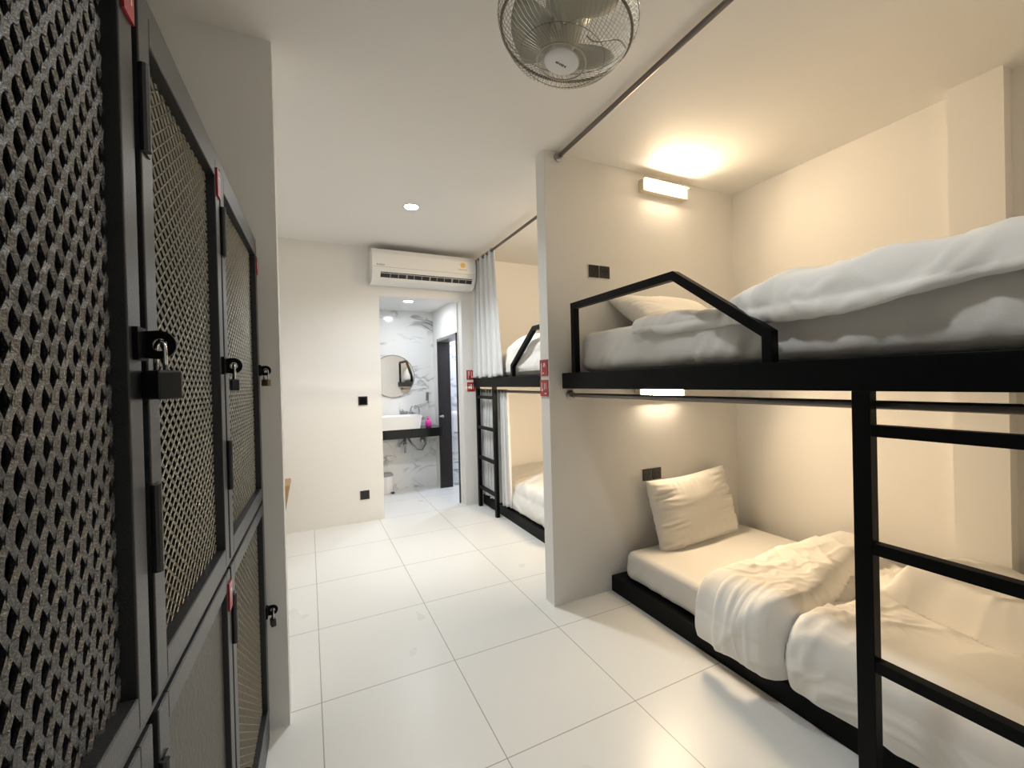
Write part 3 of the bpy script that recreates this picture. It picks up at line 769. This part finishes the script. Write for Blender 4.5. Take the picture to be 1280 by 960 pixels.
b = BM(); tube(b, [(1.15, 5.56, .665), (1.19, 5.53, .58), (1.26, 5.52, .50), (1.33, 5.53, .49), (1.38, 5.55, .56), (1.385, 5.555, .64), (1.36, 5.55, .694)], .011, 10); lathe(b, [(0, -.03), (.028, -.03), (.028, .03), (0, .03)], 14, (1.34, 5.555, .62))
b.to_mesh(hs.data); b.free()
for p in hs.data.polygons: p.use_smooth = True
tag(hs, 'looping grey water hose and valve under the black counter', 'hose')
hk = thing('wall_hook', 'small grey hook on the marble wall near the washroom corner', 'hook', (1.425, 5.58, 1.19))
obj('hook_plate', bx(-.018, .018, -.012, -.0005, -.06, .055), M['steel'], hk, bevel=.003)
b = BM(); tube(b, [(0, -.012, -.03), (0, -.035, -.045), (0, -.04, -.075), (0, -.03, -.09)], .006, 8); obj('hook_arm', b, M['steel'], hk, smooth=True)
bn = thing('waste_bin', 'white lidded waste bin on the floor under the counter', 'bin', (.845, 5.48, 0))
b = BM(); lathe(b, [(0, .001), (.078, .001), (.085, .03), (.092, .20), (.092, .215), (0, .215)], 28); obj('bin_body', b, M['plastic'], bn, autos=40)
b = BM(); lathe(b, [(.094, .215), (.096, .225), (.08, .245), (.03, .255), (0, .255)], 28); obj('bin_lid', b, M['grey_plastic'], bn, autos=40)
b = BM(); box(b, .05, .09, -.10, -.07, .004, .022); obj('pedal', b, M['dark_plastic'], bn)
dp = thing('white_dispenser', 'white rounded fixture on the shower room marble wall', 'dispenser', (1.775, 5.58, .80))
b = BM(); rbox(b, -.065, .065, -.12, -.001, -.18, .18, .055, 12, 10, 18); obj('dispenser_body', b, M['ceramic'], dp, smooth=True)
obj('dispenser_slot', bx(-.03, .03, -.122, -.118, -.12, -.10), M['grey_plastic'], dp)
dn = obj('floor_drain', bx(1.73, 1.87, 5.40, 5.52, .0005, .006), M['grey_plastic'], bevel=.002)
tag(dn, 'dark floor drain grate on the shower room tiles', 'drain')

# wooden bench end behind the wall stub
bn2 = thing('wooden_bench', 'light wooden bench end showing past the wall stub', 'bench', (-.55, 4.18, 0))
obj('bench_top', bx(-.40, .388, -.16, .16, .50, .532), M['wood'], bn2, bevel=.003)
for x, s in ((.30, 1), (-.36, -1)):
    b = BM(); P = [(-.06, .5), (.085, .5), (.0, .0), (-.04, .0)]
    A = [b.verts.new((x+s*px, -.13, pz)) for px, pz in P]; B = [b.verts.new((x+s*px, -.10, pz)) for px, pz in P]
    for k in range(4): b.faces.new((A[k], A[(k+1) % 4], B[(k+1) % 4], B[k]))
    b.faces.new(A); b.faces.new(B[::-1]); bmesh.ops.recalc_face_normals(b, faces=b.faces)
    obj('leg', b, M['wood'], bn2)

# ------------------------------------------------------------------ world, camera, view
w = bpy.data.worlds.new('world'); scene.world = w; w.use_nodes = True
w.node_tree.nodes['Background'].inputs['Color'].default_value = (.9, .93, 1, 1); w.node_tree.nodes['Background'].inputs['Strength'].default_value = .02
cam = bpy.data.cameras.new('camera'); co = bpy.data.objects.new('camera', cam); COL.objects.link(co); scene.camera = co
cam.sensor_width = 36; cam.sensor_fit = 'HORIZONTAL'; cam.lens = 529.96/1280*36; cam.clip_start = .02
yaw, pit, rol = [math.radians(v) for v in (25.6727, -.3638, -1.4335)]
fw = Vector((math.sin(yaw)*math.cos(pit), math.cos(yaw)*math.cos(pit), math.sin(pit))); rt = Vector((math.cos(yaw), -math.sin(yaw), 0)); up = rt.cross(fw)
r2 = rt*math.cos(rol)+up*math.sin(rol); u2 = up*math.cos(rol)-rt*math.sin(rol)
mw = Matrix((r2, u2, -fw)).transposed().to_4x4(); mw.translation = Vector((0, 0, 1.36)); co.matrix_world = mw
vs = scene.view_settings; vs.view_transform = 'Standard'; vs.look = 'None'; vs.gamma = 1; vs.exposure = .60
try: vs.use_curve_mapping = False
except Exception: pass
scene.cycles.max_bounces = 12; scene.cycles.diffuse_bounces = 7; scene.cycles.glossy_bounces = 5
scene.cycles.sample_clamp_indirect = 6
